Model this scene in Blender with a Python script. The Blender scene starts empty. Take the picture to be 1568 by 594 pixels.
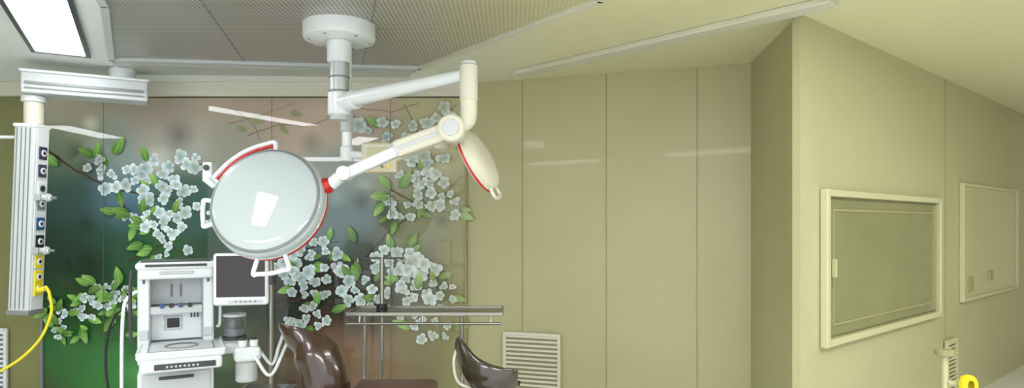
import bpy, bmesh, math, random
from mathutils import Vector, Matrix, Euler
random.seed(11)
S = bpy.context.scene
S.view_settings.view_transform = 'Standard'
S.view_settings.look = 'None'

def lin(c):
    out = []
    for v in c:
        v /= 255.0
        out.append(v/12.92 if v <= 0.04045 else ((v+0.055)/1.055)**2.4)
    return tuple(out)

# ------------------------------------------------------------ materials
def new_mat(name, rgb, rough=0.5, metal=0.0, coat=0.0, var=0.04, scale=6.0, bump=0.0, trans=0.0, alpha=1.0, emit=0.0):
    m = bpy.data.materials.new(name); m.use_nodes = True
    nt = m.node_tree; b = nt.nodes['Principled BSDF']
    col = lin(rgb)
    tc = nt.nodes.new('ShaderNodeTexCoord')
    nz = nt.nodes.new('ShaderNodeTexNoise'); nz.inputs['Scale'].default_value = scale
    nz.inputs['Detail'].default_value = 4
    nt.links.new(tc.outputs['Object'], nz.inputs['Vector'])
    mx = nt.nodes.new('ShaderNodeMix'); mx.data_type = 'RGBA'
    mx.inputs['A'].default_value = (*[max(0, c*(1-var*2)) for c in col], 1)
    mx.inputs['B'].default_value = (*[min(1, c*(1+var*2)) for c in col], 1)
    nt.links.new(nz.outputs['Fac'], mx.inputs['Factor'])
    nt.links.new(mx.outputs['Result'], b.inputs['Base Color'])
    b.inputs['Roughness'].default_value = rough
    b.inputs['Metallic'].default_value = metal
    b.inputs['Coat Weight'].default_value = coat
    b.inputs['Coat Roughness'].default_value = 0.04
    b.inputs['Transmission Weight'].default_value = trans
    b.inputs['Alpha'].default_value = alpha
    if emit:
        b.inputs['Emission Color'].default_value = (*col, 1)
        b.inputs['Emission Strength'].default_value = emit
    if bump:
        bp = nt.nodes.new('ShaderNodeBump'); bp.inputs['Strength'].default_value = bump
        bp.inputs['Distance'].default_value = 0.01
        nt.links.new(nz.outputs['Fac'], bp.inputs['Height'])
        nt.links.new(bp.outputs['Normal'], b.inputs['Normal'])
    return m

M = {}
M['white'] = new_mat('white_enamel', (222,227,230), 0.28, coat=0.4, var=0.01)
M['lampface'] = new_mat('lamp_gloss_white', (178,188,190), 0.35, coat=1.0, var=0.01)
M['lampface'].node_tree.nodes['Principled BSDF'].inputs['Coat Roughness'].default_value = 0.015
M['lampface'].node_tree.nodes['Principled BSDF'].inputs['Specular IOR Level'].default_value = 0.15
M['warmwhite'] = new_mat('warm_white_enamel', (206,203,186), 0.35, var=0.02)  # warm tone also carries the olive haze on the right-hand lamp parts
M['ltgrey'] = new_mat('light_grey_plastic', (190,195,197), 0.4, var=0.02)
M['midgrey'] = new_mat('mid_grey_plastic', (122,126,127), 0.4, var=0.03)
M['dkgrey'] = new_mat('dark_grey_plastic', (56,58,60), 0.4, var=0.05)
M['black'] = new_mat('black_plastic', (18,18,20), 0.3, var=0.05)
M['red'] = new_mat('red_trim', (190,30,24), 0.3, var=0.03)
M['steel'] = new_mat('brushed_steel', (140,138,130), 0.28, metal=0.95, var=0.05, scale=20)
M['chrome'] = new_mat('anodised_aluminium', (186,189,190), 0.35, metal=0.5, var=0.03)
M['screen'] = new_mat('screen_glass', (30,20,17), 0.06, coat=0.1, var=0.2, scale=2)
M['leather'] = new_mat('brown_leather', (56,37,30), 0.22, coat=0.5, var=0.12, scale=9, bump=0.15)
M['blackleather'] = new_mat('black_leather', (50,44,32), 0.2, coat=0.6, var=0.1, scale=9, bump=0.1)
M['pad'] = new_mat('redbrown_pad', (88,50,42), 0.4, coat=0.2, var=0.1)
M['yellow'] = new_mat('yellow_plastic', (230,212,40), 0.4, var=0.03)
M['purple'] = new_mat('purple_socket', (60,40,80), 0.4)
M['blue'] = new_mat('blue_socket', (40,75,130), 0.4)
M['cream'] = new_mat('cream_plastic', (206,198,168), 0.4, var=0.03)
M['khaki'] = new_mat('khaki_wall_hazed', (172,169,129), 0.45, coat=0.1, var=0.05, scale=0.7)  # khaki walls: olive haze of the right side put into the base colours
M['khaki2'] = new_mat('khaki_partition_hazed', (174,171,132), 0.45, coat=0.1, var=0.04, scale=0.7)
M['khaki3'] = new_mat('khaki_return_hazed', (174,170,130), 0.5, var=0.04, scale=0.7)
M['olive'] = new_mat('olive_wall_paint', (124,125,80), 0.4, coat=0.15, var=0.1, scale=0.8)
M['khakilight'] = new_mat('pale_khaki_trim', (190,187,148), 0.4, var=0.02)  # trim tone with the same olive haze included in the colour
M['cornice'] = new_mat('cream_cornice', (204,202,186), 0.4, var=0.02)
M['glassolive'] = new_mat('window_glass_hazed', (132,133,96), 0.15, coat=0.3, var=0.12, scale=1.5)  # olive tone is haze put into the glass colour
M['board'] = new_mat('board_enamel', (180,177,138), 0.3, coat=0.2, var=0.04, scale=1.2)
M['joint'] = new_mat('joint_seal', (152,148,108), 0.6)
M['floor'] = new_mat('vinyl_floor', (222,222,216), 0.3, var=0.03, scale=2)
M['lightpanel'] = new_mat('luminaire_diffuser', (250,253,255), 0.5, emit=21.0, var=0.0)
M['clear'] = new_mat('clear_canister', (210,220,225), 0.05, trans=0.85, var=0.01)
M['greyband'] = new_mat('ceiling_strip_panel', (176,180,172), 0.3, var=0.06, scale=1.5)

# ceiling: off white, with an olive haze blended into the colour towards the right
m = new_mat('ceiling_paint_hazed', (220,220,210), 0.5); M['ceil'] = m
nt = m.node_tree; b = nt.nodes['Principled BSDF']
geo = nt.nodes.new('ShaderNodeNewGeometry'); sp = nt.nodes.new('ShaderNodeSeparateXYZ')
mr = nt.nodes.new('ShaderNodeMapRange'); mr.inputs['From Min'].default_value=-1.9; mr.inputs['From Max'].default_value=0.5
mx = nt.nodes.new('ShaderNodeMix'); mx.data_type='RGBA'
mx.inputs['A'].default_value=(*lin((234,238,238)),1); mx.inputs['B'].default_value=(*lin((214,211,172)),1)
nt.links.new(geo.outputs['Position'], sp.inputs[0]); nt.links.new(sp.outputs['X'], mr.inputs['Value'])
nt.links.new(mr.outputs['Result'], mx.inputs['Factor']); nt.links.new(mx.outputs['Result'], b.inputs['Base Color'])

# perforated plenum metal, olive haze mixed into its colour towards the right
m = bpy.data.materials.new('perforated_metal'); m.use_nodes=True; M['perf']=m
nt=m.node_tree; b=nt.nodes['Principled BSDF']
geo=nt.nodes.new('ShaderNodeNewGeometry')
vor=nt.nodes.new('ShaderNodeTexVoronoi'); vor.voronoi_dimensions='2D'; vor.inputs['Scale'].default_value=38; vor.inputs['Randomness'].default_value=0
nt.links.new(geo.outputs['Position'], vor.inputs['Vector'])
cr=nt.nodes.new('ShaderNodeValToRGB'); cr.color_ramp.elements[0].position=0.28; cr.color_ramp.elements[1].position=0.38
nt.links.new(vor.outputs['Distance'], cr.inputs['Fac'])
sp=nt.nodes.new('ShaderNodeSeparateXYZ'); nt.links.new(geo.outputs['Position'], sp.inputs[0])
mr=nt.nodes.new('ShaderNodeMapRange'); mr.inputs['From Min'].default_value=-1.0; mr.inputs['From Max'].default_value=0.3
nt.links.new(sp.outputs['X'], mr.inputs['Value'])
def mix(a,bb):
    x=nt.nodes.new('ShaderNodeMix'); x.data_type='RGBA'; x.inputs['A'].default_value=(*lin(a),1); x.inputs['B'].default_value=(*lin(bb),1); return x
hole=mix((88,82,76),(188,184,146)); plate=mix((178,174,167),(206,203,164))
nt.links.new(mr.outputs['Result'],hole.inputs['Factor']); nt.links.new(mr.outputs['Result'],plate.inputs['Factor'])
f=nt.nodes.new('ShaderNodeMix'); f.data_type='RGBA'
nt.links.new(cr.outputs['Color'],f.inputs['Factor']); nt.links.new(hole.outputs['Result'],f.inputs['A']); nt.links.new(plate.outputs['Result'],f.inputs['B'])
nt.links.new(f.outputs['Result'],b.inputs['Base Color']); b.inputs['Roughness'].default_value=0.3; b.inputs['Metallic'].default_value=0.2

# ------------------------------------------------------------ helpers
class G:
    def __init__(s, name, loc=(0,0,0), rz=0.0, mat=None):
        s.e = bpy.data.objects.new(name, None); S.collection.objects.link(s.e)
        s.e.empty_display_size=0.1
        s.m = mat if mat is not None else Matrix.Translation(loc) @ Matrix.Rotation(rz,4,'Z')
        s.e.matrix_world = s.m
def put(o, g, local):
    if isinstance(g, G):
        o.parent = g.e
        if not local: o.matrix_parent_inverse = g.m.inverted()
def finish(name, me, mat, g, local, smooth=True, bevel=0, subsurf=0, solid=0, seg=3):
    o = bpy.data.objects.new(name, me); S.collection.objects.link(o)
    if mat: me.materials.append(M[mat] if isinstance(mat,str) else mat)
    if smooth:
        for p in me.polygons: p.use_smooth=True
    if solid:
        q=o.modifiers.new('s','SOLIDIFY'); q.thickness=solid; q.offset=0
    if bevel:
        q=o.modifiers.new('b','BEVEL'); q.width=bevel; q.segments=seg; q.limit_method='ANGLE'; q.angle_limit=math.radians(40)
        q.harden_normals=True
    if subsurf:
        q=o.modifiers.new('u','SUBSURF'); q.levels=subsurf; q.render_levels=subsurf
    put(o,g,local); return o
def box(name, c, s, mat, g=None, local=True, bevel=0.004, rz=0, rx=0, ry=0):
    me=bpy.data.meshes.new(name); bm=bmesh.new(); bmesh.ops.create_cube(bm,size=1)
    for v in bm.verts: v.co=Vector((v.co.x*s[0],v.co.y*s[1],v.co.z*s[2]))
    bm.to_mesh(me); bm.free()
    o=finish(name,me,mat,g,local,smooth=bevel>0,bevel=bevel)
    o.location=c; o.rotation_euler=(rx,ry,rz); return o
def lathe(name, prof, mat, g=None, local=True, p=(0,0,0), axis=(0,0,1), n=48, bevel=0):
    me=bpy.data.meshes.new(name); vs=[]; fs=[]
    k=len(prof)
    for i in range(n):
        a=2*math.pi*i/n
        for r,z in prof: vs.append((max(r,1e-4)*math.cos(a),max(r,1e-4)*math.sin(a),z))
    for i in range(n):
        j=(i+1)%n
        for q in range(k-1):
            fs.append((i*k+q,j*k+q,j*k+q+1,i*k+q+1))
    me.from_pydata(vs,[],fs); 
    o=finish(name,me,mat,g,local)
    bm=bmesh.new(); bm.from_mesh(me); bmesh.ops.remove_doubles(bm,verts=bm.verts,dist=3e-4); bmesh.ops.recalc_face_normals(bm,faces=bm.faces); bm.to_mesh(me); bm.free()
    q=o.modifiers.new('e','EDGE_SPLIT'); q.split_angle=math.radians(38)
    o.location=p; o.rotation_euler=Vector(axis).to_track_quat('Z','Y').to_euler(); return o
def cyl(name, p1, p2, r, mat, g=None, local=True, r2=None, ch=None, n=32):
    p1=Vector(p1); p2=Vector(p2); L=(p2-p1).length; r2=r if r2 is None else r2
    ch = min(r,r2,L)*0.12 if ch is None else ch
    return lathe(name,[(0,0),(r-ch,0),(r,ch),(r2,L-ch),(r2-ch,L),(0,L)],mat,g,local,p1,(p2-p1),n)
def tube(name, pts, r, mat, g=None, local=True, smooth=True):
    cu=bpy.data.curves.new(name,'CURVE'); cu.dimensions='3D'; cu.bevel_depth=r; cu.bevel_resolution=4; cu.use_fill_caps=True
    if smooth:
        P=[Vector(p) for p in pts]; P=[P[0]*2-P[1]]+P+[P[-1]*2-P[-2]]; out=[]
        for i in range(1,len(P)-2):
            for t in range(8):
                u=t/8; a,b_,c,d=P[i-1],P[i],P[i+1],P[i+2]
                out.append(0.5*((2*b_)+(c-a)*u+(2*a-5*b_+4*c-d)*u*u+(3*b_-a-3*c+d)*u**3))
        out.append(P[-2]); pts=out
    s=cu.splines.new('POLY'); s.points.add(len(pts)-1)
    for i,p in enumerate(pts): s.points[i].co=(*p,1)
    cu.materials.append(M[mat]); o=bpy.data.objects.new(name,cu); S.collection.objects.link(o); put(o,g,local); return o
def slab(name, pts, z0, z1, mat, g=None, bevel=0):
    me=bpy.data.meshes.new(name); n=len(pts)
    vs=[(x,y,z0) for x,y in pts]+[(x,y,z1) for x,y in pts]
    fs=[tuple(range(n)),tuple(range(n,2*n))]+[(i,(i+1)%n,(i+1)%n+n,i+n) for i in range(n)]
    me.from_pydata(vs,[],fs); bm=bmesh.new(); bm.from_mesh(me); bmesh.ops.recalc_face_normals(bm,faces=bm.faces); bm.to_mesh(me); bm.free()
    return finish(name,me,mat,g,False,smooth=False,bevel=bevel)
def wall(name, a, b_, z0, z1, mat, th=0.12):
    a=Vector(a); b_=Vector(b_); d=(b_-a).normalized(); n=Vector((-d.y,d.x))
    return slab(name,[tuple(a),tuple(b_),tuple(b_+n*th),tuple(a+n*th)],z0,z1,mat)

H=2.95
# ------------------------------------------------------------ room
slab('floor',[(-6.6,-3),(8,-3),(8,9.5),(-6.6,9.5)],-0.1,0,'floor')
slab('ceiling',[(-6.6,-3),(8,-3),(8,9.5),(-6.6,9.5)],H,H+0.1,'ceil')
wall('wall_back',(-6.5,6),(-0.43,6),0,H,'olive')
wall('wall_back_right',(-0.43,6),(2.33,5.12),0,H,'khaki')
wall('wall_left',(-6.5,-2),(-6.5,6),0,H,'olive')
wall('wall_right',(1.774,4.02),(1.774+0.757*7,4.02+0.654*7),0,H,'khaki2',0.05)
# return wall: its hidden thickness lies to the right, so only its face shows
slab('wall_return',[(1.774,4.02),(1.92,5.25),(1.99,5.24),(1.85,4.10)],0,H,'khaki3')
wall('wall_far_right',(7.9,9.2),(7.9,-2),0,H,'khaki2')
box('trim_cornice',(-3.1,5.965,2.885),(5.35,0.07,0.13),'cornice',bevel=0.008)
e=Vector((0.953,-0.304)); 
for i,s in enumerate((0.55,1.3,2.05)):
    p=Vector((-0.43,6))+e*s
    box('trim_%d'%(i+1),(p.x-0.304*0.003,p.y-0.953*0.003,H/2),(0.007,0.006,H-0.02),'joint',bevel=0,rz=math.radians(-17.7))
u=Vector((0.757,0.654)); nrm=Vector((0.654,-0.757)); base=Vector((1.774,4.02)); RZ=math.atan2(0.654,0.757)
for i,s in enumerate((2.75,)):
    p=base+u*s
    box('trim_%d'%(i+4),(p.x+nrm.x*0.003,p.y+nrm.y*0.003,H/2),(0.010,0.006,H-0.02),'joint',bevel=0,rz=RZ)
box('baseboard_back',(-3.4,5.985,0.06),(5.9,0.03,0.12),'khakilight',bevel=0.004)

# ceiling plenum, with frame
plen=[(-3.08,5.02),(-0.75,5.3),(0.5,3.7),(0.9,1.2),(-1.2,1.0),(-2.36,3.78)]
gp=G('ceiling_air_plenum',(-1,3.8,H))
slab('perforated_panel',plen,H-0.02,H-0.001,'perf',gp)
for i in range(len(plen)):
    a=Vector(plen[i]); b2=Vector(plen[(i+1)%len(plen)]); c=(a+b2)/2; d=b2-a
    box('frame_%d'%i,(c.x,c.y,H-0.02),(d.length+0.03,0.05,0.045),'warmwhite' if i>0 and i<4 else 'ltgrey',gp,False,0.006,rz=math.atan2(d.y,d.x))
for i,(a,b2) in enumerate([((-2.1,5.13),(-1.2,1.2)),((-1.2,5.24),(-0.1,1.3))]):
    a=Vector(a); b2=Vector(b2); c=(a+b2)/2; d=b2-a
    box('seam_%d'%i,(c.x,c.y,H-0.021),(d.length,0.010,0.004),'midgrey',gp,False,0,rz=math.atan2(d.y,d.x))
gs=G('ceiling_strip_panel',(-2,5.4,H))
slab('strip',[(-3.15,5.14),(-0.8,5.42),(-0.9,5.72),(-3.3,5.6)],H-0.012,H-0.001,'greyband',gs)
box('strip_edge',(-2.0,5.36,H-0.012),(2.4,0.02,0.02),'chrome',gs,False,0.002,rz=math.radians(6.8))
a=Vector((0.05,5.55)); b2=Vector((1.85,3.75)); c=(a+b2)/2; d=b2-a
box('trim_ceiling_fascia',(c.x,c.y,H-0.02),(d.length,0.14,0.04),'cornice',bevel=0.008,rz=math.atan2(d.y,d.x))

# luminaires
def lum(c, L, W, rz):
    g=G('ceiling_light_panel',(c[0],c[1],H),rz)
    box('diffuser',(0,0,-0.012),(L,W,0.014),'lightpanel',g,True,0)
    for k,(x,y,sx,sy) in enumerate([(L/2+.015,0,.03,W+.06),(-L/2-.015,0,.03,W+.06),(0,W/2+.015,L,.03),(0,-W/2-.015,L,.03)]):
        box('rim_%d'%k,(x,y,-0.014),(sx,sy,0.028),'dkgrey',g,True,0.002)
lum((-2.98,4.19),1.60,0.31,math.radians(-60.5))
lum((-2.35,1.95),1.1,0.32,math.radians(60))
lum((-5.9,2.9),1.3,0.4,math.radians(90))
lum((1.6,2.2),1.6,0.5,math.radians(60))  # unseen panel, mirrored to the right to add light
lum((0,-0.8),2.4,0.9,0)  # unseen panel added behind the camera for fill
lum((-3.4,-0.8),2.0,0.9,0)  # second unseen fill panel added behind the camera
lum((4.3,3.2),2.0,0.6,math.radians(40))  # unseen panel added to light the right side

# ------------------------------------------------------------ mural
MX=lambda px:-4.236+(px-78)*0.006
MZ=lambda py:1.65+(344-py)*0.006
blobs=[
 (120,165,70,(176,170,150)),(250,170,80,(172,160,146)),(400,165,70,(176,156,140)),(520,175,60,(186,168,152)),
 (100,230,50,(92,116,94)),(180,225,50,(134,152,148)),(270,215,45,(150,156,148)),(370,215,50,(134,138,126)),
 (110,300,60,(44,72,70)),(190,300,50,(82,116,130)),(270,300,50,(52,86,78)),
 (100,380,50,(26,52,42)),(170,380,50,(38,72,56)),(230,400,50,(44,84,50)),(140,410,35,(16,34,26)),
 (100,460,50,(30,66,36)),(180,470,50,(38,80,44)),(110,550,50,(44,98,48)),(170,590,60,(54,118,56)),(260,540,60,(42,88,48)),
 (340,440,60,(46,70,54)),(360,540,60,(60,80,54)),(430,470,50,(42,48,40)),(430,560,60,(84,74,58)),
 (530,260,50,(138,148,144)),(530,330,50,(104,124,126)),(560,390,40,(78,86,78)),(520,440,40,(50,50,42)),(560,470,50,(60,58,48)),
 (500,560,60,(118,88,70)),(580,560,60,(134,112,88)),(620,250,50,(166,164,138)),(640,330,55,(136,140,112)),(640,420,45,(102,104,80)),
 (650,520,50,(124,120,86)),(700,200,60,(182,177,142)),(705,300,40,(154,151,112)),(705,400,40,(144,142,102)),(710,520,50,(150,146,104)),(60,620,60,(60,76,44))]
blobs=[(a,b_,r,lin(c)) for a,b_,r,c in blobs]
def bg(px,py):
    W=0;C=[0,0,0]
    for a,b_,r,c in blobs:
        w=math.exp(-((px-a)**2+(py-b_)**2)/(r*r*0.55))+1e-9
        W+=w
        for k in range(3): C[k]+=w*c[k]
    return [v/W for v in C]
verts=[];faces=[];cols=[]
def add(ps,cs,fcs):
    o=len(verts); verts.extend(ps); cols.extend(cs)
    faces.extend([tuple(o+i for i in f) for f in fcs])
YM=5.975
NX,NY=128,94; x0,x1,y0,y1=70,712,151,632
ps=[];cs=[]
for j in range(NY+1):
    for i in range(NX+1):
        px=x0+(x1-x0)*i/NX; py=y0+(y1-y0)*j/NY
        ps.append((MX(px),YM,MZ(py))); cs.append(bg(px,py))
add(ps,cs,[(j*(NX+1)+i,(j+1)*(NX+1)+i,(j+1)*(NX+1)+i+1,j*(NX+1)+i+1) for j in range(NY) for i in range(NX)])
lay=[0]
def Y():
    lay[0]+=1; return YM-0.001-lay[0]*0.000012
haze=lin((178,174,136))  # olive haze, mixed into the print colours towards right and top
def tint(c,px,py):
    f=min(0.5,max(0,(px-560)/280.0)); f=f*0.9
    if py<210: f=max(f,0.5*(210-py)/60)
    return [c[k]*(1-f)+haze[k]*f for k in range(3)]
def disc(px,py,r,c,n=16):
    y=Y(); pts=[(MX(px),y,MZ(py))]; cc=[c]
    for i in range(n):
        a=2*math.pi*i/n; x=px+r*math.cos(a); yy=py+r*math.sin(a)
        pts.append((MX(x),y,MZ(yy))); cc.append(bg(x,yy))
    add(pts,cc,[(0,1+i,1+(i+1)%n) for i in range(n)])
for k in range(46):
    x=random.uniform(95,690); y_=random.uniform(170,590); r=random.uniform(14,34)
    if not(95<x-r and x+r<700 and y_-r>155): continue
    c=bg(x,y_); g_=random.choice([.5,.65,1.35,1.6,1.8])
    disc(x,y_,r,[min(.8,v*g_+ (0.01 if g_>1 else 0)) for v in c])
def shape(px,py,ang,L,W,c0,c1,notch=0,n=7):
    y=Y(); ca,sa=math.cos(ang),math.sin(ang); pts=[];cc=[]
    def q(a,b_): return (MX(px+a*ca-b_*sa),y,MZ(py+a*sa+b_*ca))
    pts.append(q(L*0.55,0)); cc.append(tint([(x+z)/2 for x,z in zip(c0,c1)],px,py))
    ring=[]
    for i in range(n+1):
        t=i/n; ring.append((L*t,W*math.sin(math.pi*t**(0.75 if notch<0 else 1.25))**0.8))
    ring=ring if notch<=0 else ring[:-1]+[(L*(1-notch),0)]
    full=ring+[(a,-b_) for a,b_ in ring[-2:0:-1]]
    for a,b_ in full:
        pts.append(q(a,b_)); t=max(0,a/L); cc.append(tint([c0[k]*(1-t)+c1[k]*t for k in range(3)],px,py))
    m_=len(full)
    add(pts,cc,[(0,1+i,1+(i+1)%m_) for i in range(m_)])
def flower(px,py,r):
    base_=random.random()*6.28; w=random.uniform(0.72,1.06); sq=random.uniform(0.55,1.0)
    for k in range(5):
        a=base_+k*1.2566+random.uniform(-.2,.2)
        L=r*random.uniform(.85,1.15)*(sq if k%2 else 1)
        sh=random.uniform(0.85,1.05)*w
        shape(px,py,a,L,L*0.40,[x*sh*0.85 for x in lin((152,186,192))],[min(1,x*sh) for x in lin((240,250,253))],0.08)
    shape(px-r*.12,py,random.random()*6,r*.26,r*.11,lin((150,160,70)),lin((190,190,110)))
    for k in range(6):
        a=random.random()*6.28
        shape(px+math.cos(a)*r*.25,py+math.sin(a)*r*.25,a,r*.14,r*.045,lin((200,190,110)),lin((110,90,50)),n=3)
def leaf(px,py,L=None,a=None):
    a=random.random()*6.28 if a is None else a; L=L or random.uniform(16,28)
    g=random.uniform(.55,1.15)
    shape(px,py,a,L,L*.24,[x*g for x in lin((66,120,52))],[x*g for x in lin((144,190,96))],-1)
    shape(px,py,a,L*.95,L*.022,[x*g for x in lin((140,184,96))],[x*g for x in lin((160,194,116))],-1)
def twig(pts,w0=3,w1=1.2,c=(70,54,42)):
    y=Y(); P=[]; 
    for i in range(len(pts)-1):
        for t in range(5):
            u=t/5; P.append((pts[i][0]*(1-u)+pts[i+1][0]*u+random.uniform(-1,1),pts[i][1]*(1-u)+pts[i+1][1]*u+random.uniform(-1,1)))
    P.append(pts[-1]); n=len(P); ps=[];cs=[]
    for i,(a,b_) in enumerate(P):
        i0=max(0,i-1); i1=min(n-1,i+1); dx=P[i1][0]-P[i0][0]; dy=P[i1][1]-P[i0][1]; l=math.hypot(dx,dy) or 1
        w=(w0+(w1-w0)*i/n)/2
        for s in (1,-1):
            ps.append((MX(a-dy/l*w*s),y,MZ(b_+dx/l*w*s))); cs.append(tint(lin(c),a,b_))
    add(ps,cs,[(2*i,2*i+1,2*i+3,2*i+2) for i in range(n-1)])
for t in [[(72,228),(120,262),(180,292),(240,300),(310,315)],[(180,292),(200,330),(250,370),(300,395)],[(88,420),(130,455),(170,470),(200,450)],[(76,480),(140,478),(200,430)],
          [(420,470),(480,450),(560,420),(640,430),(700,440)],[(450,430),(500,410),(560,395)],[(560,395),(600,350),(680,300),(708,270)],[(500,470),(560,500),(620,480),(690,500)],
          [(600,290),(650,320),(705,330)],[(430,400),(470,380),(520,370)],[(200,400),(240,380),(290,350)]]:
    twig(t,random.uniform(2.5,4))
for t in [[(350,190),(400,178),(455,158)],[(380,208),(430,190),(470,195),(520,175)],[(360,170),(390,190),(400,215)],[(640,160),(600,172),(540,165),(500,180)],[(620,160),(640,200),(600,235)],[(700,160),(660,200),(620,230)]]:
    twig(t,2.2,1,(124,104,90))
for x,y,a in [(392,178,.6),(402,182,2.6),(446,172,.3),(380,200,3.4),(520,172,1.2),(430,192,.8)]:
    shape(x,y,a,20,5,lin((120,128,92)),lin((136,140,104)),-1)
def cluster(cx,cy,sx,sy,n,r=13,leaves=4,sep=1.25):
    fl=[]
    for k in range(leaves):
        a=random.random()*6.28
        leaf(cx+math.cos(a)*sx*random.uniform(.7,1.1),cy+math.sin(a)*sy*random.uniform(.7,1.1),a=a)
    for k in range(n):
        for tr in range(40):
            a=random.random()*6.28; q=math.sqrt(random.random())
            x=cx+math.cos(a)*q*sx; y=cy+math.sin(a)*q*sy
            if all(math.hypot(x-p[0],y-p[1])>r*sep for p in fl): break
        fl.append((x,y))
        if 84<x<700 and y<600: flower(x,y,r*random.uniform(.65,1.15))
cluster(178,272,26,20,6,12,2); cluster(235,266,38,22,10,12,2); cluster(262,305,48,26,14,12,3); cluster(288,248,18,14,4,11,1)
cluster(215,335,24,12,4,10,4); cluster(260,345,38,18,7,11,4); cluster(262,380,32,16,5,9,4)
cluster(170,440,28,14,6,10,4); cluster(115,480,32,14,6,9,4); cluster(150,465,34,16,6,9,4); cluster(185,470,20,16,4,9,3); cluster(95,505,12,10,3,8,3)
cluster(450,400,36,24,11,12,3); cluster(490,430,48,30,16,12,4); cluster(500,380,26,14,5,11,2); cluster(560,445,36,22,9,11,4)
cluster(610,400,36,24,11,12,3); cluster(640,430,36,28,12,12,3); cluster(620,460,44,26,10,11,3); cluster(675,450,22,24,6,10,2); cluster(480,482,40,16,8,10,4); cluster(660,505,34,16,7,10,3)
cluster(620,320,28,20,7,11,4); cluster(660,290,34,28,9,12,2); cluster(640,265,30,20,6,11,1); cluster(690,320,16,24,4,10,2); cluster(600,215,22,34,4,12,1)
cluster(655,215,42,42,9,14,1); cluster(560,200,24,14,2,12,1); cluster(150,255,20,12,3,9,1); cluster(320,330,12,16,2,10,1); cluster(680,175,20,14,3,13,0)
for x,y,a in [(150,240,3.6),(180,238,5.2),(95,255,3.9),(185,325,3.3),(205,330,3.5),(235,395,2.2),(225,372,2.8),(180,450,2.8),(190,435,4.5),(600,290,4.0),(600,300,3.1),(615,290,5.2),(590,310,2.2),(545,372,4.4),(420,380,4),(205,455,5.6),(130,500,1.2),(80,470,2.5)]:
    leaf(x,y,random.uniform(26,34),a)
for k in range(20):
    leaf(random.uniform(90,200),random.uniform(440,515),random.uniform(14,22))
for x in (165,420,600,):
    y=Y(); add([(MX(x-.4),y,MZ(151)),(MX(x+.4),y,MZ(151)),(MX(x+.4),y,MZ(632)),(MX(x-.4),y,MZ(632))],[lin((80,86,76))]*4,[(0,1,2,3)])
me=bpy.data.meshes.new('wall_mural'); me.from_pydata(verts,[],faces)
ca=me.color_attributes.new('print','FLOAT_COLOR','POINT')
for i,c in enumerate(cols): ca.data[i].color=(*c,1)
bm=bmesh.new(); bm.from_mesh(me); bm.normal_update()
for f_ in bm.faces:
    if f_.normal.y>0: f_.normal_flip()
bm.to_mesh(me); bm.free()
mm=bpy.data.materials.new('mural_print_under_glass'); mm.use_nodes=True; nt=mm.node_tree; b=nt.nodes['Principled BSDF']
at=nt.nodes.new('ShaderNodeAttribute'); at.attribute_name='print'
nt.links.new(at.outputs['Color'],b.inputs['Base Color']); b.inputs['Roughness'].default_value=0.5
b.inputs['Coat Weight'].default_value=0.6; b.inputs['Coat Roughness'].default_value=0.02
b.inputs['Specular IOR Level'].default_value=0.1
mural=bpy.data.objects.new('wall_mural',me); S.collection.objects.link(mural); me.materials.append(mm)
box('trim_mural_edge',(MX(712)+0.008,5.975,1.4),(0.016,0.04,2.8),'joint',bevel=0.004)
box('trim_mural_edge_left',(MX(70)-0.01,5.975,1.4),(0.02,0.04,2.8),'midgrey',bevel=0.004)

# ------------------------------------------------------------ surgical light
g=G('surgical_light',(-1.11,4.2,H))
lathe('ceiling_cover',[(0,-.12),(.205,-.12),(.222,-.112),(.228,-.095),(.228,0),(0,0)],'white',g,True,n=64)
for k in range(6):
    a=k*1.047+.3; cyl('cover_screw_%d'%k,(.19*math.cos(a),.19*math.sin(a),-.126),(.19*math.cos(a),.19*math.sin(a),-.119),.007,'midgrey',g)
cyl('column_collar',(0,0,-.26),(0,0,-.12),.078,'white',g)
cyl('column_metal',(0,0,-.45),(0,0,-.25),.062,'chrome',g)
for k in range(2): cyl('column_ring_%d'%k,(0,0,-.36-k*.09),(0,0,-.35-k*.09),.066,'midgrey',g)
cyl('column_lower',(0,0,-.60),(0,0,-.45),.074,'white',g)
cyl('column_cap',(0,0,-.63),(0,0,-.59),.06,'ltgrey',g)
W=False
cyl('arm_horizontal',(-1.05,4.15,2.44),(-.26,3.62,2.48),.050,'white',g,W,r2=.033)
cyl('arm_root',(-1.11,4.2,2.43),(-.98,4.11,2.44),.062,'white',g,W)
cyl('elbow',(-.238,3.6,2.33),(-.238,3.6,2.53),.05,'warmwhite',g,W)
cyl('elbow_cap',(-.238,3.6,2.525),(-.238,3.6,2.55),.042,'ltgrey',g,W)
tube('elbow_drop',[(-.238,3.6,2.34),(-.238,3.6,2.27),(-.25,3.6,2.22),(-.30,3.6,2.19)],.047,'warmwhite',g,W)
cyl('spring_joint',(-.33,3.53,2.175),(-.33,3.67,2.175),.075,'warmwhite',g,W)
cyl('joint_disc',(-.33,3.52,2.175),(-.33,3.535,2.175),.045,'ltgrey',g,W)
def beam(name,a,b2,w,h,mat,g,bevel=.015):
    a=Vector(a);b2=Vector(b2);d=b2-a
    o=box(name,(0,0,0),(d.length,w,h),mat,g,False,bevel)
    o.matrix_basis=Matrix.Translation((a+b2)/2)@ (d.to_track_quat('X','Z').to_matrix().to_4x4()); return o
beam('spring_arm_housing',(-.34,3.6,2.17),(-.64,3.62,2.065),.085,.095,'warmwhite',g)
beam('spring_arm_stripe',(-.36,3.555,2.165),(-.62,3.575,2.07),.006,.02,'ltgrey',g,.002)
beam('spring_arm_band',(-.625,3.62,2.07),(-.645,3.62,2.063),.088,.080,'ltgrey',g,.004)
beam('spring_arm_red_mark',(-.50,3.574,2.13),(-.56,3.576,2.108),.006,.012,'red',g,.002)
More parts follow.
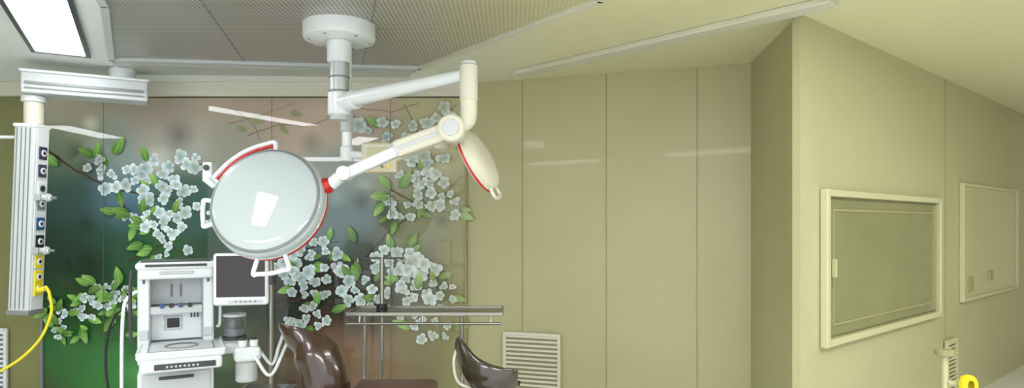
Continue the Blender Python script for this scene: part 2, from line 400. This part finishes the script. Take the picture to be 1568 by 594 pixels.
beam('spring_arm',(-.62,3.62,2.065),(-.93,3.64,1.93),.062,.062,'white',g)
cyl('yoke_joint',(-.93,3.59,1.935),(-.93,3.69,1.935),.04,'white',g,W)
cyl('yoke_tube',(-.93,3.64,1.93),(-1.0,3.66,1.90),.03,'ltgrey',g,W)
# head
nv=Vector((-.06,-.93,.34)).normalized(); xa=Vector((1,0,0)); xa=(xa-nv*xa.dot(nv)).normalized(); ya=nv.cross(xa)
HM=Matrix.Translation((-1.352,3.56,1.79))@Matrix((xa,ya,nv)).transposed().to_4x4()
def hl(p): return HM@Vector(p)
prof=[(0,.020),(.06,.0195),(.12,.0175),(.18,.0135),(.23,.008),(.27,.001),(.298,-.008),(.312,-.022),(.317,-.040),(.317,-.078),(.321,-.080),(.321,-.104),(.314,-.106),(.29,-.128),(.2,-.145),(0,-.15)]
o=lathe('lamp_head',prof,'lampface',g,False,n=96)
o.data.materials.append(M['red']); o.data.materials.append(M['midgrey']); o.matrix_basis=HM
for p in o.data.polygons:
    c=p.center; r=math.hypot(c.x,c.y)
    p.material_index = 1 if (-.105<c.z<-.0795 and r>.31) else (2 if c.z<-.105 else 0)
o2=lathe('lamp_rim_seam',[(.290,-.0045),(.300,-.0075),(.306,-.0145)],'midgrey',g,False,n=96); o2.matrix_basis=HM
hubd=math.atan2(.10,.29)
h0=hl((.30*math.cos(hubd),.30*math.sin(hubd),-.085)); h1=hl((.35*math.cos(hubd),.35*math.sin(hubd),-.085))
cyl('hub_red',h0,h1,.045,'red',g,W); cyl('hub_white',h1,Vector((-.965,3.655,1.918)),.036,'white',g,W)
def loop(name,a0,a1,ro,z,mat,r=.011,rb=.315):
    pts=[]
    N=7
    pts.append(hl((rb*math.cos(a0),rb*math.sin(a0),z)))
    for i in range(N+1):
        a=a0+(a1-a0)*i/N
        pts.append(hl((ro*math.cos(a),ro*math.sin(a),z+.005)))
    pts.append(hl((rb*math.cos(a1),rb*math.sin(a1),z)))
    tube(name,pts,r,mat,g,False)
R=math.radians
loop('handle_left',R(177),R(202),.362,-.05,'white',.013)
loop('handle_bottom',R(264),R(292),.40,-.09,'white',.013)
loop('handle_top',R(93),R(155),.385,-.09,'white',.014,.30)
loop('handle_top_red',R(95),R(153),.362,-.09,'red',.009,.30)
cyl('handle_tip',hl((.405*math.cos(R(158)),.405*math.sin(R(158)),-.05)),hl((.36*math.cos(R(160)),.36*math.sin(R(160)),-.09)),.02,'white',g,W)

# second arm & small satellite head
g=G('surgical_light',(-.4,3.7,H))
cyl('ceiling_plate',(-1.125,4.45,H-.03),(-1.125,4.45,H),.10,'white',g,W)
cyl('drop_tube',(-1.125,4.45,2.16),(-1.125,4.45,2.95),.034,'white',g,W)
cyl('drop_collar',(-1.125,4.45,2.28),(-1.125,4.45,2.42),.043,'ltgrey',g,W)
cyl('drop_joint',(-1.125,4.45,2.08),(-1.125,4.45,2.18),.045,'white',g,W)
tube('side_arm',[(-1.12,4.45,2.13),(-1.02,4.42,2.12),(-.97,4.4,2.12)],.028,'white',g,W)
box('control_box',(-.89,4.4,2.10),(.24,.06,.20),'cream',g,W,.012)
box('control_display',(-.895,4.367,2.125),(.15,.006,.09),'khakilight',g,W,.003)
box('control_frame',(-.895,4.3685,2.125),(.18,.004,.12),'warmwhite',g,W,.002)
for k in range(4): cyl('button_%d'%k,(-.96+k*.045,4.372,2.04),(-.96+k*.045,4.362,2.04),.011,'yellow' if k%2 else 'midgrey',g,W)
beam('strut_lower',(-.78,4.4,2.09),(-.42,3.9,2.16),.04,.04,'warmwhite',g)
cyl('satellite_joint',(-.42,3.9,2.10),(-.42,3.9,2.22),.045,'warmwhite',g,W)
beam('satellite_arm',(-.42,3.9,2.16),(-.24,3.86,2.18),.05,.05,'warmwhite',g)
sn=Vector((.88,-.25,.46)).normalized(); sx=Vector((.0,1,0)); sx=(sx-sn*sx.dot(sn)).normalized(); sy=sn.cross(sx)
SM=Matrix.Translation((-.18,3.85,2.04))@Matrix((sx,sy,sn)).transposed().to_4x4()
o=lathe('satellite_head',[(0,.04),(.12,.035),(.17,.02),(.195,-.005),(.198,-.03),(.202,-.032),(.202,-.045),(.18,-.06),(0,-.075)],'warmwhite',g,False,n=64); o.matrix_basis=SM
o.data.materials.append(M['red'])
for p in o.data.polygons:
    if -.046<p.center.z<-.031 and math.hypot(p.center.x,p.center.y)>.18: p.material_index=1
hp=[SM@Vector((r*math.cos(a),r*math.sin(a),-.02)) for r,a in [(.19,R(250)),(.25,R(256)),(.25,R(284)),(.19,R(290))]]
tube('satellite_handle',hp,.011,'warmwhite',g,W)

# ------------------------------------------------------------ ceiling supply pendant (left)
g=G('ceiling_supply_pendant',(-3.5,5.3,H))
box('beam',(-3.46,5.33,2.755),(.86,.24,.165),'ltgrey',g,W,.015,rz=R(28))
box('beam_lid',(-3.46,5.33,2.845),(.88,.26,.022),'white',g,W,.008,rz=R(28))
box('beam_groove',(-3.40,5.212,2.75),(.80,.004,.02),'midgrey',g,W,0,rz=R(28))
box('beam_groove_lower',(-3.40,5.212,2.71),(.80,.004,.008),'midgrey',g,W,0,rz=R(28))
cyl('ceiling_mount',(-3.25,5.45,2.85),(-3.25,5.45,H),.10,'white',g,W)
cyl('post',(-3.80,5.19,2.44),(-3.80,5.19,2.68),.068,'warmwhite',g,W)
cyl('post_collar',(-3.80,5.19,2.62),(-3.80,5.19,2.67),.085,'white',g,W)
CM=Matrix.Translation((-3.81,5.19,2.44))@Matrix.Rotation(R(2.2),4,'Y')
gc=G('column_body',mat=CM); gc.e.parent=g.e; gc.e.matrix_parent_inverse=g.m.inverted()
box('column',(0,0,-.74),(.17,.17,1.48),'ltgrey',gc,True,.02)
box('column_top',(0,0,-.01),(.18,.18,.03),'white',gc,True,.008)
box('column_foot',(0,0,-1.48),(.18,.18,.04),'midgrey',gc,True,.008)
for k in range(4):
    box('front_groove_%d'%k,(-.055+k*.034,-.0862,-.74),(.008,.004,1.42),'midgrey',gc,True,0)
box('service_channel',(.0855,0,-.74),(.006,.13,1.44),'white',gc,True,.002)
zs=[(-.22,'purple'),(-.36,'purple'),(-.50,'white'),(-.62,'midgrey'),(-.78,'blue'),(-.92,'black'),(-1.08,'yellow'),(-1.20,'yellow'),(-1.30,'yellow')]
for k,(z,mt) in enumerate(zs):
    box('socket_plate_%d'%k,(.092,0,z),(.010,.085,.10),mt,gc,True,.004)
    cyl('socket_%d'%k,(.095,0,z),(.104,0,z),.026,'white' if mt!='white' else 'dkgrey',gc)
    cyl('socket_hole_%d'%k,(.1,0,z),(.106,0,z),.014,'black',gc)
for k,z in enumerate((-.57,-.99)):
    cyl('gas_probe_%d'%k,(.09,0,z),(.17,0,z),.020,'white',gc); cyl('gas_probe_nut_%d'%k,(.14,0,z),(.16,0,z),.032,'ltgrey',gc)
    cyl('gas_probe_tip_%d'%k,(.17,0,z),(.21,0,z),.012,'midgrey',gc); box('gas_rail_%d'%k,(.10,-.06,z),(.06,.02,.05),'chrome',gc,True,.004)
tube('yellow_hose',[(-3.70,5.17,1.14),(-3.66,5.13,1.16),(-3.61,5.1,1.10),(-3.60,5.1,.95),(-3.68,5.08,.75),(-3.85,5.05,.58),(-4.1,5.02,.46),(-4.5,5,.38)],.011,'yellow',g,W)
cyl('hose_plug',(-3.76,5.18,1.13),(-3.69,5.17,1.145),.020,'yellow',g,W)

g=G('wall_rail',(-4.5,5.4,2.35)); 
cyl('rail',(-4.9,5.3,2.36),(-3.95,5.3,2.36),.014,'white',g,W); 
cyl('rail_bracket',(-4.85,5.3,2.36),(-4.85,5.99,2.36),.012,'white',g,W)

# ------------------------------------------------------------ vents
def vent(c,w,h,rz,mat='khakilight',n=14):
    g=G('wall_air_grille',c,rz)
    box('back',(0,0,0),(w,.012,h),'midgrey' if mat=='white' else 'joint',g,True,0)
    for k,(x,z,sx_,sz) in enumerate([(-w/2,0,.03,h+.03),(w/2,0,.03,h+.03),(0,h/2,w,.03),(0,-h/2,w,.03)]):
        box('frame_%d'%k,(x,-.012,z),(sx_,.03,sz),mat,g,True,.004)
    for k in range(n):
        box('louvre_%d'%k,(0,-.014,-h/2+(k+.7)*h/(n+.4)),(w-.03,.022,h/n*.45),mat,g,True,0,rx=R(-25))
p=Vector((-0.43,6))+e*.64
vent((p.x-.304*.012,p.y-.953*.012,.40),.50,.56,R(-17.7),'cornice')
vent((-4.80,5.985,.38),.34,.62,0,'white')
p=base+u*2.85
vent((p.x+nrm.x*.012,p.y+nrm.y*.012,.36),.26,.5,RZ,'khakilight')

# ------------------------------------------------------------ window + board on right wall
def onright(s,z): p=base+u*s; return (p.x+nrm.x*.002,p.y+nrm.y*.002,z)
g=G('window_1',onright(1.39,1.37),RZ)
w_,h_=2.2,.97
box('glass',(0,-.012,0),(w_-.08,.014,h_-.08),'glassolive',g,True,0)
for k,(x,z,sx_,sz) in enumerate([(-w_/2,0,.05,h_+.05),(w_/2,0,.05,h_+.05),(0,h_/2,w_,.045),(0,-h_/2,w_,.045)]):
    box('frame_%d'%k,(x,-.025,z),(sx_,.05,sz),'khakilight',g,True,.008)
for k,(x,z,sx_,sz) in enumerate([(-w_/2+.12,0,.012,h_-.22),(w_/2-.12,0,.012,h_-.22),(0,h_/2-.11,w_-.24,.012),(0,-h_/2+.11,w_-.24,.012)]):
    box('inner_bead_%d'%k,(x,-.022,z),(sx_,.008,sz),'joint',g,True,0)
box('handle',(-w_/2+.05,-.06,0),(.02,.03,.12),'khaki3',g,True,.005)
g=G('whiteboard',onright(4.17,1.485),RZ)
w_,h_=2.0,1.08
box('panel',(0,-.012,0),(w_,.02,h_),'board',g,True,0)
for k,(x,z,sx_,sz) in enumerate([(-w_/2,0,.03,h_+.03),(w_/2,0,.03,h_+.03),(0,h_/2,w_,.03),(0,-h_/2,w_,.03)]):
    box('frame_%d'%k,(x,-.02,z),(sx_,.04,sz),'khakilight',g,True,.005)
box('magnet_clip',(-.78,-.03,-.40),(.12,.03,.13),'joint',g,True,.006)
box('eraser',(-.1,-.03,-.35),(.12,.03,.09),'joint',g,True,.006)

# ------------------------------------------------------------ anaesthesia machine
g=G('anesthesia_machine',(-2.27,4.42,0),R(27))
box('base',(0,-.08,.16),(.50,.62,.10),'ltgrey',g,True,.03)
for k,(x,y) in enumerate([(-.2,-.33),(.2,-.33),(-.2,.17),(.2,.17)]):
    cyl('caster_%d'%k,(x-.02,y,.05),(x+.02,y,.05),.05,'dkgrey',g); cyl('caster_stem_%d'%k,(x,y,.07),(x,y,.13),.02,'steel',g)
box('drawer_cabinet',(0,-.02,.46),(.44,.46,.52),'white',g,True,.02)
for k in range(3):
    box('drawer_%d'%k,(0,-.255,.30+k*.165),(.40,.02,.15),'ltgrey',g,True,.008)
    box('drawer_pull_%d'%k,(0,-.27,.345+k*.165),(.2,.02,.018),'dkgrey',g,True,.004)
box('side_left',(-.19,.06,1.06),(.075,.30,.66),'white',g,True,.015)
box('side_right',(.19,.06,1.06),(.075,.30,.66),'white',g,True,.015)
for s_ in (-1,1):
    box('side_groove_%d'%s_,(s_*.155,-.093,1.06),(.004,.004,.60),'midgrey',g,True,0)
    box('side_latch_%d'%s_,(s_*.19,-.094,1.28),(.012,.008,.03),'dkgrey',g,True,.002)
    box('side_foot_trim_%d'%s_,(s_*.19,-.096,.93),(.05,.01,.06),'ltgrey',g,True,.004)
box('back_panel',(0,.17,1.06),(.40,.08,.66),'ltgrey',g,True,.01)
box('upper_recess',(0,.11,1.20),(.31,.05,.19),'ltgrey',g,True,.006)
box('mid_shelf',(0,.02,1.085),(.31,.22,.03),'white',g,True,.008)
for k in range(4):
    cyl('flow_knob_%d'%k,(-.085+k*.055,-.075,1.115),(-.085+k*.055,-.11,1.115),.015,'black' if k%2 else 'blue',g); 
for k in range(2):
    box('flow_tube_%d'%k,(-.03+k*.055,.08,1.20),(.012,.01,.09),'midgrey',g,True,.003)
box('shelf_lip',(0,-.085,1.085),(.31,.015,.05),'ltgrey',g,True,.005)
box('lower_panel',(0,.07,.97),(.31,.08,.20),'white',g,True,.01)
box('gauge_screen',(-.02,.025,.985),(.075,.012,.065),'black',g,True,.006)
box('gauge_bezel',(-.02,.028,.985),(.11,.01,.10),'ltgrey',g,True,.008)
for k in range(3): box('vent_slot_%d'%k,(.09+k*.02,.028,1.03),(.009,.01,.03),'dkgrey',g,True,0)
box('top_cap',(0,.04,1.38),(.475,.40,.05),'white',g,True,.022)
box('top_fascia',(0,-.12,1.33),(.45,.05,.075),'white',g,True,.02)
box('top_tray',(0,.03,1.406),(.42,.32,.010),'dkgrey',g,True,.003)
box('top_strip',(0,-.165,1.385),(.36,.01,.016),'dkgrey',g,True,.003)
box('top_handle',(0,-.15,1.335),(.20,.02,.018),'ltgrey',g,True,.006)
tube('rail_left',[(-.245,-.12,1.34),(-.262,-.13,1.31),(-.262,-.13,.95),(-.245,-.12,.90)],.011,'dkgrey',g)
tube('rail_right',[(.245,-.12,1.30),(.262,-.13,1.28),(.262,-.13,1.0),(.245,-.12,.96)],.010,'ltgrey',g)
box('worktop',(.03,-.22,.845),(.50,.50,.04),'white',g,True,.02)
box('worktop_rim_front',(.03,-.46,.865),(.49,.02,.02),'white',g,True,.008)
box('worktop_rim_left',(-.21,-.22,.865),(.02,.48,.02),'white',g,True,.008)
box('worktop_rim_right',(.27,-.22,.865),(.02,.48,.02),'white',g,True,.008)
box('worktop_mat',(.03,-.25,.867),(.38,.32,.004),'midgrey',g,True,.002)
box('worktop_mat_top',(.03,-.25,.869),(.36,.30,.004),'ltgrey',g,True,.002)
lathe('worktop_dial',[(.085,0),(.10,0),(.10,.004),(.085,.004)],'midgrey',g,True,(.03,-.25,.871))
box('front_apron',(.03,-.44,.79),(.46,.06,.08),'white',g,True,.02)
box('front_label_strip',(.05,-.475,.785),(.34,.01,.035),'dkgrey',g,True,.004)
for k in range(8): box('label_mark_%d'%k,(-.05+k*.024,-.482,.785),(.012,.004,.012),'ltgrey',g,True,0)
box('absorber_arm',(.34,-.2,.83),(.20,.16,.07),'ltgrey',g,True,.02)
box('absorber_block',(.42,-.24,.79),(.17,.20,.10),'white',g,True,.03)
cyl('absorber_lower_can',(.42,-.24,.60),(.42,-.24,.74),.07,'ltgrey',g)
cyl('canister_base',(.355,-.1,.86),(.355,-.1,.885),.078,'dkgrey',g)
cyl('canister_glass',(.355,-.1,.885),(.355,-.1,1.02),.070,'clear',g)
cyl('canister_fill',(.355,-.1,.887),(.355,-.1,.94),.060,'midgrey',g)
cyl('canister_bellows',(.355,-.1,.94),(.355,-.1,1.0),.045,'black',g)
cyl('canister_lid',(.355,-.1,1.02),(.355,-.1,1.04),.076,'ltgrey',g)
for k in range(2):
    cyl('valve_%d'%k,(.39+k*.07,-.30,.84),(.39+k*.07,-.30,.885),.027,'white',g); cyl('valve_cap_%d'%k,(.39+k*.07,-.30,.885),(.39+k*.07,-.30,.897),.022,'dkgrey',g)
tube('breathing_hose',[(.50,-.30,.80),(.57,-.36,.72),(.62,-.34,.85),(.70,-.2,.98),(.78,-.1,.96)],.011,'ltgrey',g)
tube('breathing_hose_2',[(.46,-.34,.78),(.55,-.42,.66),(.66,-.3,.82),(.76,-.1,.93)],.011,'white',g)
tube('white_hose_left',[(-.24,.1,1.20),(-.28,.06,1.17),(-.31,.02,1.1),(-.32,0,.8),(-.31,0,.4),(-.24,.05,.24)],.011,'white',g)
tube('black_cable',[(-.24,.2,1.0),(-.34,.25,1.06),(-.42,.3,.9),(-.43,.3,.6),(-.36,.3,.3),(-.24,.2,.22)],.008,'black',g)

# patient monitor on pole
g=G('patient_monitor',(-1.62,4.35,0))
cyl('pole',(-1.615,4.38,.06),(-1.615,4.38,1.42),.017,'steel',g,W)
for k in range(5):
    a=k*1.2566; tube('foot_%d'%k,[(-1.615,4.38,.08),(-1.615+.27*math.cos(a),4.38+.27*math.sin(a),.05)],.016,'steel',g,W,False)
    cyl('caster_%d'%k,(-1.615+.27*math.cos(a)-.01,4.38+.27*math.sin(a),.028),(-1.615+.27*math.cos(a)+.01,4.38+.27*math.sin(a),.028),.028,'dkgrey',g,W)
MMt=Matrix.Translation((-1.785,4.3,1.29))@Matrix.Rotation(R(12),4,'Z')
gm=G('monitor_unit',mat=MMt); gm.e.parent=g.e; gm.e.matrix_parent_inverse=g.m.inverted()
box('housing',(0,.03,0),(.345,.07,.345),'white',gm,True,.02)
box('screen',(0,-.007,.02),(.30,.008,.27),'screen',gm,True,.003)
box('button_strip',(.03,-.007,-.145),(.22,.006,.018),'ltgrey',gm,True,.003)
for k in range(5): cyl('button_%d'%k,(-.03+k*.03,-.012,-.145),(-.03+k*.03,-.005,-.145),.006,'midgrey',gm)
cyl('bracket',(-1.72,4.38,1.29),(-1.615,4.38,1.29),.02,'ltgrey',g,W)
cyl('clamp',(-1.615,4.38,1.25),(-1.615,4.38,1.33),.03,'dkgrey',g,W)

g=G('monitor_arm_part',(-2.1,4.6,1.95))  # small upright part of a monitor arm, with an added wall fixing
box('arm_part_body',(-2.14,4.62,2.02),(.07,.08,.14),'white',g,W,.012)
cyl('arm_part_disc',(-2.14,4.575,2.05),(-2.14,4.56,2.05),.02,'dkgrey',g,W)
tube('arm_part_tube',[(-2.14,4.64,1.98),(-2.10,4.9,2.0),(-2.05,5.5,2.1),(-2.05,5.97,2.15)],.014,'ltgrey',g,W)

# ------------------------------------------------------------ instrument stand
g=G('instrument_stand',(-.76,3.85,0))
cyl('pole_main',(-.757,3.80,.05),(-.757,3.80,1.46),.013,'steel',g,W)
cyl('pole_rear',(-.88,3.9,.05),(-.88,3.9,1.13),.012,'steel',g,W)
cyl('cross_bar',(-.90,3.80,1.455),(-.63,3.80,1.455),.006,'dkgrey',g,W)
for k,(x) in enumerate((-.90,-.63)): tube('hook_%d'%k,[(x,3.8,1.455),(x,3.79,1.43),(x+.01,3.77,1.43),(x+.01,3.77,1.45)],.005,'steel',g,W)
cyl('clamp',(-.757,3.8,1.12),(-.757,3.8,1.19),.032,'black',g,W)
cyl('clamp_knob',(-.757,3.76,1.15),(-.757,3.71,1.15),.018,'black',g,W)
box('tray',(-.49,3.80,1.145),(.86,.30,.010),'steel',g,W,.003)
for k,(x,y,sx_,sy) in enumerate([(-.49,3.65,.88,.012),(-.49,3.95,.88,.012),(-.925,3.8,.012,.30),(-.055,3.8,.012,.30)]):
    box('tray_rim_%d'%k,(x,y,1.150),(sx_,sy,.022),'steel',g,W,.004)
cyl('tray_side_rail',(-.92,3.63,1.10),(-.06,3.63,1.10),.008,'steel',g,W)
for k,x in enumerate((-.85,-.5,-.12)): cyl('rail_spacer_%d'%k,(x,3.63,1.10),(x,3.65,1.14),.006,'steel',g,W)
cyl('tray_post',(-.30,3.9,.05),(-.30,3.9,1.14),.012,'steel',g,W)
for k,y in enumerate((3.66,4.1)):
    beam('foot_bar_%d'%k,(-.95,y,.06),(-.25,y,.06),.03,.03,'steel',g,.005)
beam('foot_link',(-.757,3.66,.06),(-.757,4.1,.06),.03,.03,'steel',g,.005)
beam('foot_link_2',(-.88,3.66,.06),(-.88,4.1,.06),.03,.03,'steel',g,.005); beam('foot_link_3',(-.30,3.66,.06),(-.30,4.1,.06),.03,.03,'steel',g,.005)
for k,(x,y) in enumerate([(-.93,3.66),(-.27,3.66),(-.93,4.1),(-.27,4.1)]): cyl('wheel_%d'%k,(x-.01,y,.025),(x+.01,y,.025),.025,'dkgrey',g,W)

# ------------------------------------------------------------ operating table with leg supports
g=G('operating_table',(-.75,3.1,0))
box('base_plate',(-.7,3.05,.065),(.55,.95,.13),'steel',g,W,.03)
box('lift_column',(-.7,3.15,.40),(.32,.34,.56),'steel',g,W,.03)
box('seat_frame',(-.7,3.08,.69),(.52,.92,.05),'steel',g,W,.01)
box('seat_pad',(-.62,3.10,.765),(.44,.94,.10),'pad',g,W,.035)
box('arm_pad',(-1.24,3.30,.795),(.30,.22,.06),'leather',g,W,.025)
cyl('arm_pad_rod',(-1.2,3.3,.775),(-.9,3.3,.69),.014,'steel',g,W)
def shell(name,path,mat,arc=78,th=.022):
    NA=12; vs=[];fs=[]
    for i,(p,r,op,dp) in enumerate(path):
        p=Vector(p); a=Vector(path[max(0,i-1)][0]); b2=Vector(path[min(len(path)-1,i+1)][0]); t=(b2-a).normalized()
        op=Vector(op); op=(op-t*op.dot(t)).normalized(); sd=t.cross(op)
        for k in range(NA+1):
            an=R(-arc+2*arc*k/NA); vs.append(p+sd*(r*math.sin(an))-op*(r*dp*math.cos(an)))
    for i in range(len(path)-1):
        for k in range(NA):
            q=i*(NA+1)+k; fs.append((q,q+1,q+NA+2,q+NA+1))
    me=bpy.data.meshes.new(name); me.from_pydata([tuple(v) for v in vs],[],fs)
    return finish(name,me,mat,g,W,solid=th,subsurf=2)
op=(-.55,.75,.35)
shell('leg_shell_left',[((-1.20,3.42,1.125),.04,(-.2,.6,.8),.5),((-1.14,3.40,1.12),.08,(-.2,.5,.8),.8),((-1.06,3.37,1.09),.115,(-.25,.5,.8),1.0),((-1.01,3.35,1.02),.12,(-.4,.6,.6),1.1),((-.98,3.34,.94),.11,op,1.15),((-.955,3.33,.85),.12,op,1.15),((-.94,3.32,.76),.11,op,1.),((-.93,3.32,.70),.08,op,.8)],'leather')
op=(.2,.5,.85)
shell('leg_shell_right',[((-.28,3.45,1.05),.05,op,.5),((-.23,3.43,1.01),.09,op,.8),((-.17,3.40,.955),.115,op,1.1),((-.10,3.37,.925),.135,op,1.25),((-.02,3.35,.905),.13,op,1.25),((.045,3.34,.90),.08,op,.9)],'blackleather')
cyl('leg_clamp_left',(-.96,3.36,.80),(-.90,3.4,.68),.018,'steel',g,W)
tube('leg_rod_right',[(-.14,3.37,.83),(-.22,3.4,.76),(-.36,3.4,.70),(-.46,3.4,.69)],.016,'steel',g,W)
tube('strap_right',[(-.27,3.42,1.04),(-.30,3.38,.95),(-.28,3.38,.84),(-.20,3.38,.80)],.008,'warmwhite',g,W)

# ------------------------------------------------------------ stand on far right
g=G('drip_stand',(2.85,4.3,0))
cyl('pole',(2.85,4.3,.05),(2.85,4.3,.80),.02,'khakilight',g,W)
cyl('head',(2.85,4.3,.79),(2.85,4.3,.83),.06,'joint',g,W)
for k in range(5):
    a=k*1.2566; tube('foot_%d'%k,[(2.85,4.3,.06),(2.85+.25*math.cos(a),4.3+.25*math.sin(a),.02)],.016,'khakilight',g,W,False)
lathe('yellow_reel',[(.03,0),(.062,0),(.066,.01),(.066,.03),(.062,.04),(.03,.04)],'yellow',g,W,(2.95,4.25,.61),(.3,-1,.1))
cyl('reel_hub',(2.95,4.25,.61),(2.86,4.29,.61),.02,'khaki3',g,W)

# ------------------------------------------------------------ world + camera
w=bpy.data.worlds.new('w'); S.world=w; w.use_nodes=True
w.node_tree.nodes['Background'].inputs[0].default_value=(.95,.98,1,1); w.node_tree.nodes['Background'].inputs[1].default_value=2.1
cd=bpy.data.cameras.new('cam'); cam=bpy.data.objects.new('camera',cd); S.collection.objects.link(cam)
cam.location=(0,0,1.65); cam.rotation_euler=(math.radians(90),0,0); cd.sensor_width=36; cd.lens=36*1000/1568; cd.shift_y=47/1568
S.camera=cam
